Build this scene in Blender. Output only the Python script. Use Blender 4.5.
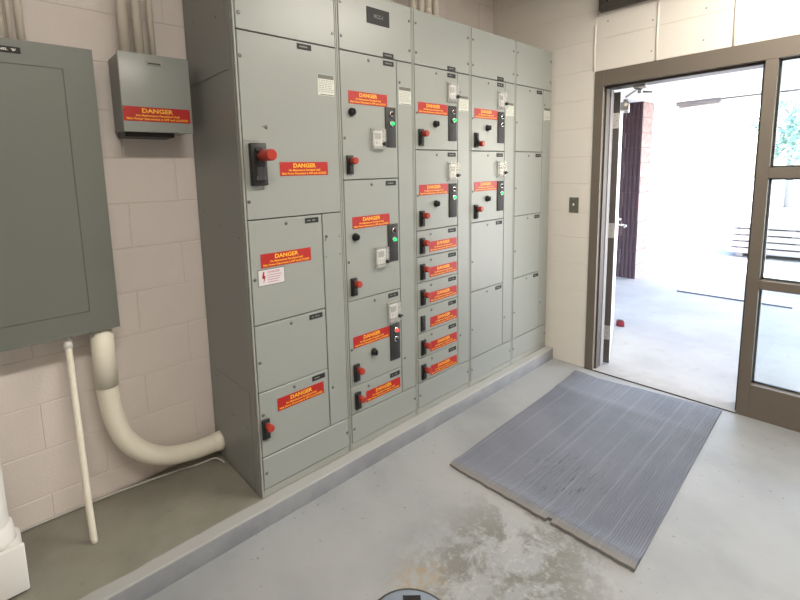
import bpy, bmesh, math, random
from mathutils import Vector, Matrix
random.seed(7)
PI = math.pi
for o in list(bpy.data.objects):
    bpy.data.objects.remove(o)
sc = bpy.context.scene
COL = sc.collection

# ------------------------------------------------------------------ camera
# world: x runs along the cabinet fronts, y into the back wall, z up; the cabinet fronts are y = 0
R_ = Vector((0.757, -0.652, -0.029)); W_ = Vector((0.644, 0.754, -0.130))
cam_d = bpy.data.cameras.new('camera'); cam = bpy.data.objects.new('camera', cam_d); COL.objects.link(cam)
F_, CX, CY = 447.14, 363.8, 232.96
yaw, pitch, roll = 0.7074, -0.1302, -0.0291
fw = Vector((math.sin(yaw)*math.cos(pitch), math.cos(yaw)*math.cos(pitch), math.sin(pitch)))
r0 = Vector((math.cos(yaw), -math.sin(yaw), 0)); u0 = r0.cross(fw)
rt = r0*math.cos(roll) + u0*math.sin(roll); up = -r0*math.sin(roll) + u0*math.cos(roll)
mw = Matrix((rt, up, -fw)).transposed().to_4x4(); mw.translation = Vector((-0.8167, -1.7004, 1.5134))
cam.matrix_world = mw
cam_d.sensor_fit = 'HORIZONTAL'; cam_d.sensor_width = 36; cam_d.lens = F_/800*36
cam_d.shift_x = (400-CX)/800; cam_d.shift_y = (CY-300)/800; cam_d.clip_start = 0.02; cam_d.clip_end = 500
sc.camera = cam

# ------------------------------------------------------------------ world, sun, exposure
SKY_STRENGTH = 1.5
wd = bpy.data.worlds.new('sky'); sc.world = wd; wd.use_nodes = True
nt = wd.node_tree; nt.nodes.clear()
sky = nt.nodes.new('ShaderNodeTexSky'); sky.sky_type = 'NISHITA'; sky.sun_disc = False
sky.sun_elevation = math.radians(50); sky.sun_rotation = math.radians(160); sky.air_density = 1.0; sky.dust_density = 2.0
bg = nt.nodes.new('ShaderNodeBackground'); bg.inputs['Strength'].default_value = SKY_STRENGTH
wo = nt.nodes.new('ShaderNodeOutputWorld')
nt.links.new(sky.outputs[0], bg.inputs[0]); nt.links.new(bg.outputs[0], wo.inputs[0])
sd = bpy.data.lights.new('sun', 'SUN'); sd.energy = 30; sd.angle = math.radians(0.6); sd.color = (1, .96, .9)
so = bpy.data.objects.new('sun', sd); COL.objects.link(so)
sun_from = Vector((0.22, -0.62, 0.78)).normalized()
so.rotation_euler = sun_from.to_track_quat('Z', 'Y').to_euler(); so.location = (6, -8, 12)
sc.view_settings.view_transform = 'Standard'; sc.view_settings.look = 'None'
sc.view_settings.gamma = 1; sc.view_settings.exposure = 0.15; sc.view_settings.use_curve_mapping = False
# ceiling lamps: warm-white light below the fluorescent fixtures built further down
LAMPS = [((1.65, -1.65, 2.93), 58), ((-0.55, -1.75, 2.93), 42)]
for (lx, ly, lz), e in LAMPS:
    ld = bpy.data.lights.new('fluorescent_light', 'AREA'); ld.shape = 'RECTANGLE'; ld.size = 1.2; ld.size_y = 0.22
    ld.energy = e; ld.color = (1.0, 0.935, 0.84)
    lo = bpy.data.objects.new('fluorescent_light', ld); COL.objects.link(lo); lo.location = (lx, ly, lz)

# ------------------------------------------------------------------ constants read off the photograph
PAD = 0.091          # top of the concrete pad
D = 0.517            # back wall
XD = 2.553           # door wall
S = 0.508            # cabinet width
CEIL = 3.06

# ------------------------------------------------------------------ materials
MATS = {}
def mat(name, col, rough=0.5, metal=0.0, noise=0.0, nscale=20, bump=0.0, bscale=200, spec=0.5, emit=None, es=0, trans=0, alpha=None):
    m = bpy.data.materials.new(name); m.use_nodes = True; n = m.node_tree; b = n.nodes['Principled BSDF']
    b.inputs['Base Color'].default_value = (*col, 1); b.inputs['Roughness'].default_value = rough
    b.inputs['Metallic'].default_value = metal; b.inputs['Specular IOR Level'].default_value = spec
    tc = n.nodes.new('ShaderNodeTexCoord')
    if noise:
        t = n.nodes.new('ShaderNodeTexNoise'); t.inputs['Scale'].default_value = nscale; t.inputs['Detail'].default_value = 5
        n.links.new(tc.outputs['Object'], t.inputs['Vector'])
        mx = n.nodes.new('ShaderNodeMix'); mx.data_type = 'RGBA'
        mx.inputs[6].default_value = (*[c*(1-noise) for c in col], 1); mx.inputs[7].default_value = (*[min(1, c*(1+noise)) for c in col], 1)
        n.links.new(t.outputs['Fac'], mx.inputs[0]); n.links.new(mx.outputs[2], b.inputs['Base Color'])
    if bump:
        t2 = n.nodes.new('ShaderNodeTexNoise'); t2.inputs['Scale'].default_value = bscale; t2.inputs['Detail'].default_value = 3
        n.links.new(tc.outputs['Object'], t2.inputs['Vector'])
        bp = n.nodes.new('ShaderNodeBump'); bp.inputs['Strength'].default_value = bump; bp.inputs['Distance'].default_value = 0.002
        n.links.new(t2.outputs['Fac'], bp.inputs['Height']); n.links.new(bp.outputs[0], b.inputs['Normal'])
    if emit:
        b.inputs['Emission Color'].default_value = (*emit, 1); b.inputs['Emission Strength'].default_value = es
    if trans: b.inputs['Transmission Weight'].default_value = trans
    if alpha is not None: b.inputs['Alpha'].default_value = alpha
    MATS[name] = m
    return m
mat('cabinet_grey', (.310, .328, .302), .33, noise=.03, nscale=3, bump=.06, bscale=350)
mat('cabinet_side_shade', (.235, .242, .225), .40, noise=.04, nscale=3, bump=.06, bscale=350)  # cabinet grey with shade put into the colour, for the sides
mat('panel_grey', (.160, .169, .147), .42, noise=.04, nscale=4, bump=.08, bscale=300)
mat('seam_dark', (.06, .06, .055), .7)
mat('trim_grey', (.33, .34, .30), .4)
mat('red', (.44, .014, .012), .4)
mat('yellow', (.95, .50, .03), .45)
mat('lever_red', (.38, .035, .018), .3)
mat('black', (.012, .012, .013), .4)
mat('station', (.022, .022, .022), .55)
mat('tag_black', (.012, .012, .011), .6)
mat('tag_text', (.30, .30, .28), .5)
mat('tag_text_dim', (.16, .16, .14), .5)
mat('steel', (.42, .42, .40), .3, metal=.9)
mat('screw', (.20, .20, .19), .35, metal=.6)
mat('white_label', (.62, .64, .56), .5)
mat('label_head', (.14, .14, .12), .5)
mat('label_ink', (.30, .31, .27), .5)
mat('sticker', (.66, .62, .64), .5)
mat('sticker_ink', (.50, .20, .24), .5)
mat('dial', (.75, .74, .68), .5)
mat('green_on', (.02, .6, .15), .3, emit=(.03, 1.0, .22), es=.8)
mat('red_on', (.8, .04, .03), .3, emit=(1, .05, .04), es=1.2)
mat('lens_dark', (.10, .03, .025), .25)
mat('lens_black', (.03, .03, .03), .25)
mat('chrome', (.7, .7, .7), .15, metal=1)
mat('clear_plastic', (.72, .72, .70), .12, alpha=.22, spec=.6)
mat('block_paint', (.74, .672, .625), .62, noise=.035, nscale=9, bump=.35, bscale=90)
mat('block_paint_warm', (.78, .735, .665), .6, noise=.03, nscale=9, bump=.35, bscale=90)
mat('mortar_paint', (.70, .635, .59), .7)
mat('mortar_warm', (.74, .70, .63), .7)
mat('ceiling_white', (.72, .70, .66), .8)
mat('conduit_paint', (.74, .68, .58), .45, noise=.04, nscale=14, bump=.1, bscale=120)
mat('pvc', (.82, .78, .66), .4, noise=.04, nscale=10, bump=.08, bscale=60)
mat('pvc_white', (.80, .77, .74), .42, noise=.02, nscale=10)
mat('cable_grey', (.45, .44, .40), .5)
mat('bronze', (.155, .130, .103), .45, noise=.06, nscale=12)
mat('bronze_dark', (.06, .05, .045), .5)
mat('gasket_grey', (.22, .21, .22), .5)
mat('stile_dark', (.075, .066, .058), .5)
mat('leaf_face', (.62, .62, .60), .35)
mat('sill_concrete', (.33, .32, .31), .7, noise=.2, nscale=15)
mat('aluminium', (.50, .49, .46), .35, metal=.6)
mat('louver_dark', (.05, .038, .028), .6)
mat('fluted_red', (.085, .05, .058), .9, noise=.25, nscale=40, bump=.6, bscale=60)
mat('fluted_side_lit', (.36, .25, .24), .9, noise=.75, nscale=14, bump=1.0, bscale=40)  # lit side of the pillar: brightness put into a paler block colour
mat('red_plastic', (.16, .004, .014), .5)
mat('switch_steel', (.17, .165, .13), .4, metal=.4)
mat('drain_blue', (.22, .26, .31), .45, noise=.08, nscale=30)
mat('porch_white', (.8, .8, .78), .8)
mat('light_grey', (.30, .29, .30), .6)
mat('pillar_mortar', (.11, .085, .09), .9)
mat('plank', (.45, .42, .42), .8, noise=.2, nscale=10)
mat('leafgreen', (.30, .42, .34), .7, noise=.3, nscale=5)
mat('bark', (.30, .27, .25), .9, noise=.2)
mat('outdoor_mat', (.42, .43, .46), .9)
mat('mat_edge', (.10, .10, .13), .8)
mat('lamp_diffuser', (.9, .9, .85), .5, emit=(1, .93, .8), es=2)
g = mat('glass', (1, 1, 1), .0)
n = g.node_tree; n.nodes.clear()
o_ = n.nodes.new('ShaderNodeOutputMaterial'); tr = n.nodes.new('ShaderNodeBsdfTransparent'); gl = n.nodes.new('ShaderNodeBsdfGlossy')
tr.inputs[0].default_value = (.93, .97, .97, 1); gl.inputs['Roughness'].default_value = .02
fr = n.nodes.new('ShaderNodeFresnel'); fr.inputs[0].default_value = 1.5
mxs = n.nodes.new('ShaderNodeMixShader'); n.links.new(fr.outputs[0], mxs.inputs[0]); n.links.new(tr.outputs[0], mxs.inputs[1]); n.links.new(gl.outputs[0], mxs.inputs[2]); n.links.new(mxs.outputs[0], o_.inputs[0])

class NB:
    """tiny node helper"""
    def __init__(s, m): s.t = m.node_tree; s.n = s.t.nodes; s.l = s.t.links
    def noise(s, vec, scale, detail=5, rough=.55, dist=0):
        t = s.n.new('ShaderNodeTexNoise'); t.inputs['Scale'].default_value = scale; t.inputs['Detail'].default_value = detail
        t.inputs['Roughness'].default_value = rough; t.inputs['Distortion'].default_value = dist; s.l.new(vec, t.inputs['Vector']); return t.outputs['Fac']
    def ramp(s, f, a, b):
        t = s.n.new('ShaderNodeMapRange'); t.interpolation_type = 'SMOOTHSTEP'
        t.inputs[1].default_value = a; t.inputs[2].default_value = b; s.l.new(f, t.inputs[0]); return t.outputs[0]
    def mul(s, a, b, op='MULTIPLY'):
        t = s.n.new('ShaderNodeMath'); t.operation = op
        for i, v in enumerate((a, b)):
            if isinstance(v, (int, float)): t.inputs[i].default_value = v
            else: s.l.new(v, t.inputs[i])
        return t.outputs[0]
    def mix(s, f, a, b):
        t = s.n.new('ShaderNodeMix'); t.data_type = 'RGBA'
        if isinstance(f, (int, float)): t.inputs[0].default_value = f
        else: s.l.new(f, t.inputs[0])
        for i, v in ((6, a), (7, b)):
            if isinstance(v, tuple): t.inputs[i].default_value = (*v, 1)
            else: s.l.new(v, t.inputs[i])
        return t.outputs[2]
    def blob(s, vec, cx, cy, sx, sy, a, b):
        m = s.n.new('ShaderNodeMapping'); m.vector_type = 'POINT'; m.inputs['Location'].default_value = (-cx/sx, -cy/sy, 0); m.inputs['Scale'].default_value = (1/sx, 1/sy, 0)
        s.l.new(vec, m.inputs[0]); L = s.n.new('ShaderNodeVectorMath'); L.operation = 'LENGTH'; s.l.new(m.outputs[0], L.inputs[0])
        return s.ramp(L.outputs['Value'], b, a)

def floor_material():
    m = mat('floor_paint', (.5, .5, .5), .4); h = NB(m); b = h.n['Principled BSDF']
    v = h.n.new('ShaderNodeTexCoord').outputs['Object']
    base = h.mix(h.ramp(h.noise(v, 1.6, 4), .35, .65), (.275, .285, .29), (.345, .353, .356))
    base = h.mix(h.mul(h.ramp(h.noise(v, 14, 6, .6), .56, .74), .35), base, (.33, .33, .31))
    # worn area between the drain and the rubber mat
    blob = h.blob(v, .56, -.88, .62, .42, .25, 1.1)
    worn = h.mul(blob, h.ramp(h.noise(v, 5.5, 8, .72, .4), .44, .56))
    base = h.mix(h.mul(worn, .9), base, (.165, .162, .142))
    flake = h.mul(h.ramp(h.noise(v, 34, 8, .75, .2), .52, .62), blob)
    base = h.mix(h.mul(flake, .6), base, (.42, .42, .41))
    pits = h.mul(h.ramp(h.noise(v, 38, 3, .5), .67, .71), h.ramp(h.noise(v, 3, 3), .42, .56))
    base = h.mix(h.mul(pits, .7), base, (.16, .15, .13))
    rust = h.mul(h.blob(v, .28, -.68, .14, .12, .3, 1.1), h.ramp(h.noise(v, 22, 6, .7), .42, .62))
    base = h.mix(h.mul(rust, .6), base, (.34, .24, .12))
    h.l.new(base, b.inputs['Base Color'])
    r = h.n.new('ShaderNodeMapRange'); r.inputs[3].default_value = .30; r.inputs[4].default_value = .60
    h.l.new(h.noise(v, 6, 5), r.inputs[0]); h.l.new(r.outputs[0], b.inputs['Roughness'])
    bp = h.n.new('ShaderNodeBump'); bp.inputs['Strength'].default_value = .25; bp.inputs['Distance'].default_value = .004
    h.l.new(h.noise(v, 30, 8, .6), bp.inputs['Height']); h.l.new(bp.outputs[0], b.inputs['Normal'])
floor_material()

def pad_material():
    m = mat('pad_paint', (.3, .3, .26), .5); h = NB(m); b = h.n['Principled BSDF']
    v = h.n.new('ShaderNodeTexCoord').outputs['Object']
    sep = h.n.new('ShaderNodeSeparateXYZ'); h.l.new(v, sep.inputs[0])
    wob = h.mul(h.mul(h.noise(v, 5, 5), .5, 'SUBTRACT'), .03)
    yy = h.mul(sep.outputs['Y'], wob, 'ADD')
    base = h.mix(h.ramp(h.noise(v, 3, 5), .35, .65), (.20, .192, .155), (.25, .242, .20))
    base = h.mix(h.mul(h.ramp(h.noise(v, 30, 4), .64, .72), .4), base, (.17, .16, .13))
    base = h.mix(h.ramp(yy, .004, -.006), base, (.36, .36, .345))            # scuffed strip along the nosing
    side = h.ramp(sep.outputs['Z'], PAD-.006, PAD-.012)
    base = h.mix(side, base, h.mix(h.ramp(h.noise(v, 8, 6), .35, .7), (.235, .24, .255), (.29, .295, .305)))
    h.l.new(base, b.inputs['Base Color'])
    bp = h.n.new('ShaderNodeBump'); bp.inputs['Strength'].default_value = .3; bp.inputs['Distance'].default_value = .004
    h.l.new(h.noise(v, 40, 6, .6), bp.inputs['Height']); h.l.new(bp.outputs[0], b.inputs['Normal'])
pad_material()

def rubber_material():
    m = mat('rubber_mat', (.2, .2, .22), .55); h = NB(m); b = h.n['Principled BSDF']
    v = h.n.new('ShaderNodeTexCoord').outputs['Object']
    base = h.mix(h.ramp(h.noise(v, 2.2, 5), .3, .7), (.118, .123, .150), (.152, .158, .186))
    mp = h.n.new('ShaderNodeMapping'); mp.inputs['Scale'].default_value = (.5, 62, 1); h.l.new(v, mp.inputs[0])
    base = h.mix(h.mul(h.ramp(h.noise(mp.outputs[0], 1.0, 2), .56, .64), .30), base, (.27, .28, .31))
    mp2 = h.n.new('ShaderNodeMapping'); mp2.inputs['Scale'].default_value = (9, 70, 1); h.l.new(v, mp2.inputs[0])
    holes = h.mul(h.blob(v, .34, -.44, .26, .26, .35, 1.0), h.ramp(h.noise(mp2.outputs[0], 1.0, 4, .6), .57, .61))
    base = h.mix(h.mul(holes, .85), base, (.06, .06, .06))
    sep = h.n.new('ShaderNodeSeparateXYZ'); h.l.new(v, sep.inputs[0])
    base = h.mix(h.mul(h.ramp(h.mul(sep.outputs['X'], h.mul(h.noise(v, 9, 4), .05), 'ADD'), .085, .035), .55), base, (.26, .24, .20))
    h.l.new(base, b.inputs['Base Color'])
rubber_material()

def concrete_out():
    m = mat('porch_concrete', (.6, .6, .6), .7); h = NB(m); b = h.n['Principled BSDF']
    v = h.n.new('ShaderNodeTexCoord').outputs['Object']
    base = h.mix(h.ramp(h.noise(v, 2, 6), .3, .7), (.29, .285, .285), (.345, .34, .335))
    base = h.mix(h.mul(h.ramp(h.noise(v, 11, 6, .65), .55, .7), .45), base, (.25, .24, .225))
    h.l.new(base, b.inputs['Base Color'])
concrete_out()

# ------------------------------------------------------------------ mesh helper
TEXT_CACHE = {}
def text_geo(s):
    if s not in TEXT_CACHE:
        c = bpy.data.curves.new('t', 'FONT'); c.body = s; c.size = 1; c.resolution_u = 2; c.align_x = 'CENTER'; c.align_y = 'CENTER'; c.offset = 0.028
        o = bpy.data.objects.new('t', c); COL.objects.link(o)
        dg = bpy.context.evaluated_depsgraph_get(); me = bpy.data.meshes.new_from_object(o.evaluated_get(dg))
        vs = [tuple(v.co) for v in me.vertices]; fs = [tuple(p.vertices) for p in me.polygons]
        bpy.data.objects.remove(o); bpy.data.curves.remove(c); bpy.data.meshes.remove(me)
        xs = [v[0] for v in vs]; ys = [v[1] for v in vs]
        TEXT_CACHE[s] = (vs, fs, min(xs), max(xs), min(ys), max(ys))
    return TEXT_CACHE[s]

class MB:
    def __init__(s): s.v = []; s.f = []; s.m = []; s.sm = []; s.mats = []
    def mi(s, name):
        if name not in s.mats: s.mats.append(name)
        return s.mats.index(name)
    def add(s, vs, fs, m, smooth=False, M=None):
        b = len(s.v); k = s.mi(m)
        for p in vs: s.v.append(tuple(M @ Vector(p)) if M else tuple(p))
        for f in fs: s.f.append(tuple(b+i for i in f)); s.m.append(k); s.sm.append(smooth)
        return s
    def box(s, x0, x1, y0, y1, z0, z1, m, bev=0, seg=1, M=None):
        if bev <= 0:
            vs = [(x, y, z) for x in (x0, x1) for y in (y0, y1) for z in (z0, z1)]
            fs = [(0, 1, 3, 2), (4, 6, 7, 5), (0, 4, 5, 1), (2, 3, 7, 6), (0, 2, 6, 4), (1, 5, 7, 3)]
            return s.add(vs, fs, m, False, M)
        bm = bmesh.new(); bmesh.ops.create_cube(bm, size=1)
        for v in bm.verts: v.co = Vector(((x0+x1)/2+v.co.x*(x1-x0), (y0+y1)/2+v.co.y*(y1-y0), (z0+z1)/2+v.co.z*(z1-z0)))
        bmesh.ops.bevel(bm, geom=list(bm.edges), offset=bev, segments=seg, affect='EDGES', profile=.5)
        bm.verts.index_update()
        s.add([tuple(v.co) for v in bm.verts], [tuple(v.index for v in f.verts) for f in bm.faces], m, seg > 1, M); bm.free(); return s
    def lathe(s, prof, m, c=(0, 0, 0), axis='Z', n=20, smooth=True, M=None):
        """prof: (radius, height) pairs; closed with caps"""
        vs = []; fs = []
        for r, h in prof:
            for i in range(n):
                a = 2*PI*i/n; p = (r*math.cos(a), r*math.sin(a), h)
                if axis == 'Y': p = (p[0], -p[2], p[1])       # height goes towards -y (out of the cabinet front)
                if axis == 'X': p = (p[2], p[0], p[1])
                vs.append((p[0]+c[0], p[1]+c[1], p[2]+c[2]))
        for j in range(len(prof)-1):
            for i in range(n): fs.append((j*n+i, j*n+(i+1) % n, (j+1)*n+(i+1) % n, (j+1)*n+i))
        s.add(vs, fs, m, smooth, M)
        k = len(s.v)-len(vs)
        for j, rev in ((0, True), (len(prof)-1, False)):
            idx = [k+j*n+i for i in range(n)]
            s.f.append(tuple(reversed(idx)) if rev else tuple(idx)); s.m.append(s.mi(m)); s.sm.append(False)
        return s
    def tube(s, pts, r, m, n=16, cap=True):
        pts = [Vector(p) for p in pts]; rr = r if isinstance(r, (list, tuple)) else [r]*len(pts)
        vs = []; ref = None
        for i, p in enumerate(pts):
            t = (pts[min(i+1, len(pts)-1)]-pts[max(i-1, 0)]).normalized()
            if ref is None: ref = t.orthogonal().normalized()
            ref = (ref-t*ref.dot(t)).normalized(); b = t.cross(ref)
            for k in range(n):
                a = 2*PI*k/n; vs.append(tuple(p+(ref*math.cos(a)+b*math.sin(a))*rr[i]))
        fs = [(j*n+i, j*n+(i+1) % n, (j+1)*n+(i+1) % n, (j+1)*n+i) for j in range(len(pts)-1) for i in range(n)]
        base = len(s.v); s.add(vs, fs, m, True)
        if cap:
            for j, rev in ((0, True), (len(pts)-1, False)):
                idx = [base+j*n+i for i in range(n)]
                s.f.append(tuple(reversed(idx)) if rev else tuple(idx)); s.m.append(s.mi(m)); s.sm.append(False)
        return s
    def text(s, t, cx, cz, h, m, y=0, w=None, cap=None, M=None):
        """flat lettering facing -y; h = height of a capital, w = total width"""
        vs, fs, x0, x1, y0, y1 = text_geo(t)
        sz = h/.70; sx = (w/(x1-x0)) if w else sz
        xm = (x0+x1)/2; ym = (y0+y1)/2
        return s.add([((v[0]-xm)*sx+cx, y, (v[1]-ym)*sz+cz) for v in vs], fs, m, False, M)
    def mesh(s, name):
        me = bpy.data.meshes.new(name); me.from_pydata(s.v, [], s.f)
        for k in s.mats: me.materials.append(MATS[k])
        me.polygons.foreach_set('material_index', s.m); me.polygons.foreach_set('use_smooth', s.sm); me.update(); return me

def obj(name, me, parent=None, loc=(0, 0, 0), rot=(0, 0, 0), label=None, cat=None, group=None, kind=None):
    if isinstance(me, MB): me = me.mesh(name)
    o = bpy.data.objects.new(name, me); COL.objects.link(o); o.location = loc; o.rotation_euler = rot
    if parent: o.parent = parent
    if label: o['label'] = label
    if cat: o['category'] = cat
    if group: o['group'] = group
    if kind: o['kind'] = kind
    return o
def empty(name, loc, label=None, cat=None, group=None, rot=(0, 0, 0), kind=None):
    return obj(name, None, None, loc, rot, label, cat, group, kind)

# ------------------------------------------------------------------ setting: floor, pad, walls, ceiling
X0, Y0 = -3.0, -4.3
obj('floor', MB().box(X0, XD+.02, Y0, D+.15, -.12, 0, 'floor_paint'), kind='structure')
obj('concrete_pad', MB().box(X0, XD, -.060, D, -.02, PAD, 'pad_paint', bev=.005, seg=2), kind='structure')
obj('ceiling', MB().box(X0-.15, XD+.15, Y0-.15, D+.15, CEIL, CEIL+.12, 'ceiling_white'), kind='structure')

BLK = {}
def block_mesh(w, h, m, face):
    """a painted block; front at 0 facing -y (face 'Y') or -x (face 'X'); origin at its lower left"""
    key = (round(w, 3), round(h, 3), m, face)
    if key not in BLK:
        b = .0018; t = .012; o = []
        vs = [(0, t, 0), (w, t, 0), (w, t, h), (0, t, h), (0, b, 0), (w, b, 0), (w, b, h), (0, b, h), (b, 0, b), (w-b, 0, b), (w-b, 0, h-b), (b, 0, h-b)]
        fs = [(8, 9, 10, 11)] + [(i, (i+1) % 4, 4+(i+1) % 4, 4+i) for i in range(4)] + [(4+i, 4+(i+1) % 4, 8+(i+1) % 4, 8+i) for i in range(4)]
        if face == 'X':                       # facing -x, running towards -y
            vs = [(y, -x, z) for x, y, z in vs]
        mb = MB().add(vs, fs, m); BLK[key] = mb.mesh('concrete_block')
    return BLK[key]

wb = MB().box(X0-.15, XD+.15, D+.0025, D+.15, -.02, CEIL, 'mortar_paint')
wall_back = obj('wall_back', wb, kind='structure')
GAP = .003
def course(wall, face, a0, a1, z0, z1, phase, L, m, fixed):
    """blocks between a0..a1 (along +x for the back wall, along -y for the door wall)"""
    k = math.floor((a0-phase)/L); 
    while True:
        s0 = max(a0, phase+k*L); s1 = min(a1, phase+(k+1)*L); k += 1
        if s0 >= a1-1e-6: break
        if s1-s0 < .03: continue
        w = s1-s0-GAP; h = z1-z0-GAP
        loc = (s0+GAP/2, fixed, z0+GAP/2) if face == 'Y' else (fixed, -(s0+GAP/2), z0+GAP/2)
        obj('concrete_block', block_mesh(w, h, m, face), wall, loc)
for c in range(15):
    z0 = c*.202; z1 = min((c+1)*.202, CEIL)
    if z1 <= PAD: continue
    z0 = max(z0, PAD)
    course(wall_back, 'Y', -2.60, XD, z0, z1, (-.716 if c % 2 == 0 else -.092), .4064, 'block_paint', D)

FY0, FY1 = -.308, -2.30       # the glazed opening: door plus side light
HT = 2.178
TH = .15
wr = MB()
wr.box(XD+.0025, XD+TH, FY0, D+.15, -.02, CEIL, 'mortar_warm')
wr.box(XD+.0025, XD+TH, FY1, FY0, HT, CEIL, 'mortar_warm')
wr.box(XD+.0025, XD+TH, Y0, FY1, -.02, CEIL, 'mortar_warm')
wall_right = obj('wall_right', wr, kind='structure')
for c in range(16):
    z0 = c*.1995; z1 = min((c+1)*.1995, CEIL)
    if z0 >= CEIL-.01: continue
    if c == 15 : z1 = CEIL
    course(wall_right, 'X', -D, -FY0, max(z0, .0), z1, -D+.05, .3948*2.2, 'block_paint_warm', XD)
    course(wall_right, 'X', -FY1, 3.6, z0, z1, 0 if c % 2 else .2, .4, 'block_paint_warm', XD)
for z0, z1 in ((HT, 2.39), (2.39, 2.59), (2.59, 2.79), (2.79, CEIL)):
    course(wall_right, 'X', -FY0-.02+.02, -FY1, z0, z1, .290, .388, 'block_paint_warm', XD)
# left-over anchor holes above the door and raised caulk along the stacked joints
for y, z in ((-.649, 2.434), (-.65, 2.245), (-.378, 2.499), (-.922, 2.248), (-.926, 2.427)):
    obj('anchor_hole', MB().lathe([(.0055, 0), (.0035, .0012)], 'label_ink', axis='X', n=8), wall_right, (XD-.0012, y, z))
for y, za, zb in ((-.298, HT+.002, 2.49), (-.678, HT, 2.55), (-1.066, HT, 2.62)):
    obj('caulk_bead', MB().tube([(XD-.001, y, za+.003), (XD-.001, y+.001, (za+zb)/2), (XD-.001, y, zb)], .0055, 'block_paint_warm', n=8), wall_right)
obj('wall_left', MB().box(X0-.15, X0, Y0-.15, D+.15, -.02, CEIL, 'block_paint'), kind='structure')
obj('wall_front', MB().box(X0, XD+TH, Y0-.15, Y0, -.02, CEIL, 'block_paint'), kind='structure')

# ------------------------------------------------------------------ door frame, side light, door leaf
d1 = empty('door_1', (XD, FY0, 0), kind='structure')
def dp(name, mb, **k): return obj(name, mb, d1, (-XD, -FY0, 0), **k)
JW = .058; HB = 2.074; MY0, MY1 = -1.212, -1.266; FX = XD-.006
dp('door_jamb', MB().box(FX, XD+.09, FY0-JW, FY0, 0, HT, 'bronze', bev=.0015).box(XD+.03, XD+TH, FY0-JW-.012, FY0-.002, 0, HB, 'bronze_dark', bev=.001))
dp('weather_strip', MB().box(XD+.095, XD+TH-.004, FY0-JW-.0165, FY0-JW-.011, .012, HB-.01, 'gasket_grey', bev=.001), label='pale weather strip in the jamb reveal')
dp('door_header', MB().box(FX, XD+.09, FY1, FY0-JW, HB, HT, 'bronze', bev=.0015).box(XD+.03, XD+TH, MY0, FY0-JW, HB-.016, HT-.002, 'bronze_dark', bev=.001))
dp('mullion', MB().box(FX, XD+TH, MY1, MY0, 0, HB, 'bronze', bev=.0015).box(XD+.03, XD+.06, MY0-.002, MY0+.012, 0, HB-.016, 'bronze_dark', bev=.001))
dp('threshold', MB().box(XD-.004, XD+TH, MY0, FY0-JW, -.01, .006, 'sill_concrete', bev=.002), label='concrete door sill')
dp('threshold_angle', MB().box(XD-.010, XD-.003, MY0, FY0, -.01, .007, 'bronze_dark', bev=.001), label='thin dark metal edge along the sill')
w1 = empty('window_1', (XD, MY1, 0), kind='structure')
def wp(name, mb, **k): return obj(name, mb, w1, (-XD, -MY1, 0), **k)
wp('bottom_rail', MB().box(FX, XD+.09, FY1+.05, MY1, 0, .205, 'bronze', bev=.0015))
wp('glazing_bar', MB().box(FX, XD+.09, FY1+.05, MY1, .787, .840, 'bronze', bev=.0015))
wp('glazing_bar', MB().box(FX, XD+.09, FY1+.05, MY1, 1.425, 1.485, 'bronze', bev=.0015))
wp('window_jamb', MB().box(FX, XD+TH, FY1, FY1+.05, 0, HT, 'bronze', bev=.0015))
for z0, z1 in ((.205, .787), (.840, 1.425), (1.485, HB)):
    wp('glass_pane', MB().box(XD+.040, XD+.046, FY1+.05, MY1, z0, z1, 'glass'))
    b = MB(); e = .010
    for a in ((FY1+.05, MY1, z0, z0+e), (FY1+.05, MY1, z1-e, z1), (MY1-e, MY1, z0, z1), (FY1+.05, FY1+.05+e, z0, z1)):
        b.box(XD+.046, XD+.062, a[0], a[1], a[2], a[3], 'gasket_grey')
    wp('glazing_bead', b)
# open leaf: hinged outside the left jamb and swung out by a bit more than a right angle
th = math.radians(18.3)
hl = Vector((XD+.172, FY0-.060, 0))
leaf = obj('door_leaf', MB().box(0, .045, -.045, 0, .012, 2.045, 'stile_dark', bev=.001).box(.045, .862, -.045, 0, .012, 2.045, 'leaf_face', bev=.001).box(.862, .872, -.044, -.001, .012, 2.045, 'stile_dark'), d1, hl-Vector((XD, FY0, 0)), (0, 0, th), label='metal door leaf swung open to the outside')
for z0, z1 in ((1.79, 1.90), (.99, 1.10), (.20, .31)):
    h = MB().box(-.0035, 0, -.040, -.004, z0, z1, 'aluminium', bev=.0008)
    h.lathe([(.0075, z0), (.0075, z1)], 'aluminium', c=(-.008, .004, 0), n=12)
    h.box(-.010, -.006, .004, .030, z0, z1, 'aluminium', bev=.0008)
    for i in range(3):
        h.lathe([(.004, .0036), (.003, .0046)], 'screw', c=(0, -.015-.012*(i % 2), z0+.02+i*.035), axis='X', n=8, M=Matrix.Diagonal((-1, 1, 1, 1)))
    obj('hinge', h, leaf)
lh = MB().box(.775, .825, -.050, -.045, .90, 1.08, 'chrome', bev=.002)
lh.tube([(.80, -.048, 1.0), (.80, -.085, 1.0), (.795, -.098, 1.0), (.76, -.104, .998), (.70, -.102, .994)], .0095, 'chrome', n=12).lathe([(.014, -.018), (.014, .004)], 'chrome', c=(.80, -.055, 1.055), n=10)
obj('lever_handle', lh, leaf, label='shiny lever handle')
cl = MB().box(.09, .33, -.100, -.046, 1.925, 1.985, 'steel', bev=.006, seg=2)
cl.box(.12, .155, -.088, -.062, 1.985, 2.005, 'steel')
obj('door_closer', cl, leaf, label='grey closer box at the top of the leaf')
ca = MB().tube([(XD+.30, FY0-.10, 2.02), (XD+.20, FY0-.20, 2.045), (XD+.13, FY0-.245, 2.052)], .008, 'steel', n=8).box(XD+.085, XD+.15, FY0-.29, FY0-.215, 2.04, 2.062, 'chrome', bev=.003)
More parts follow.
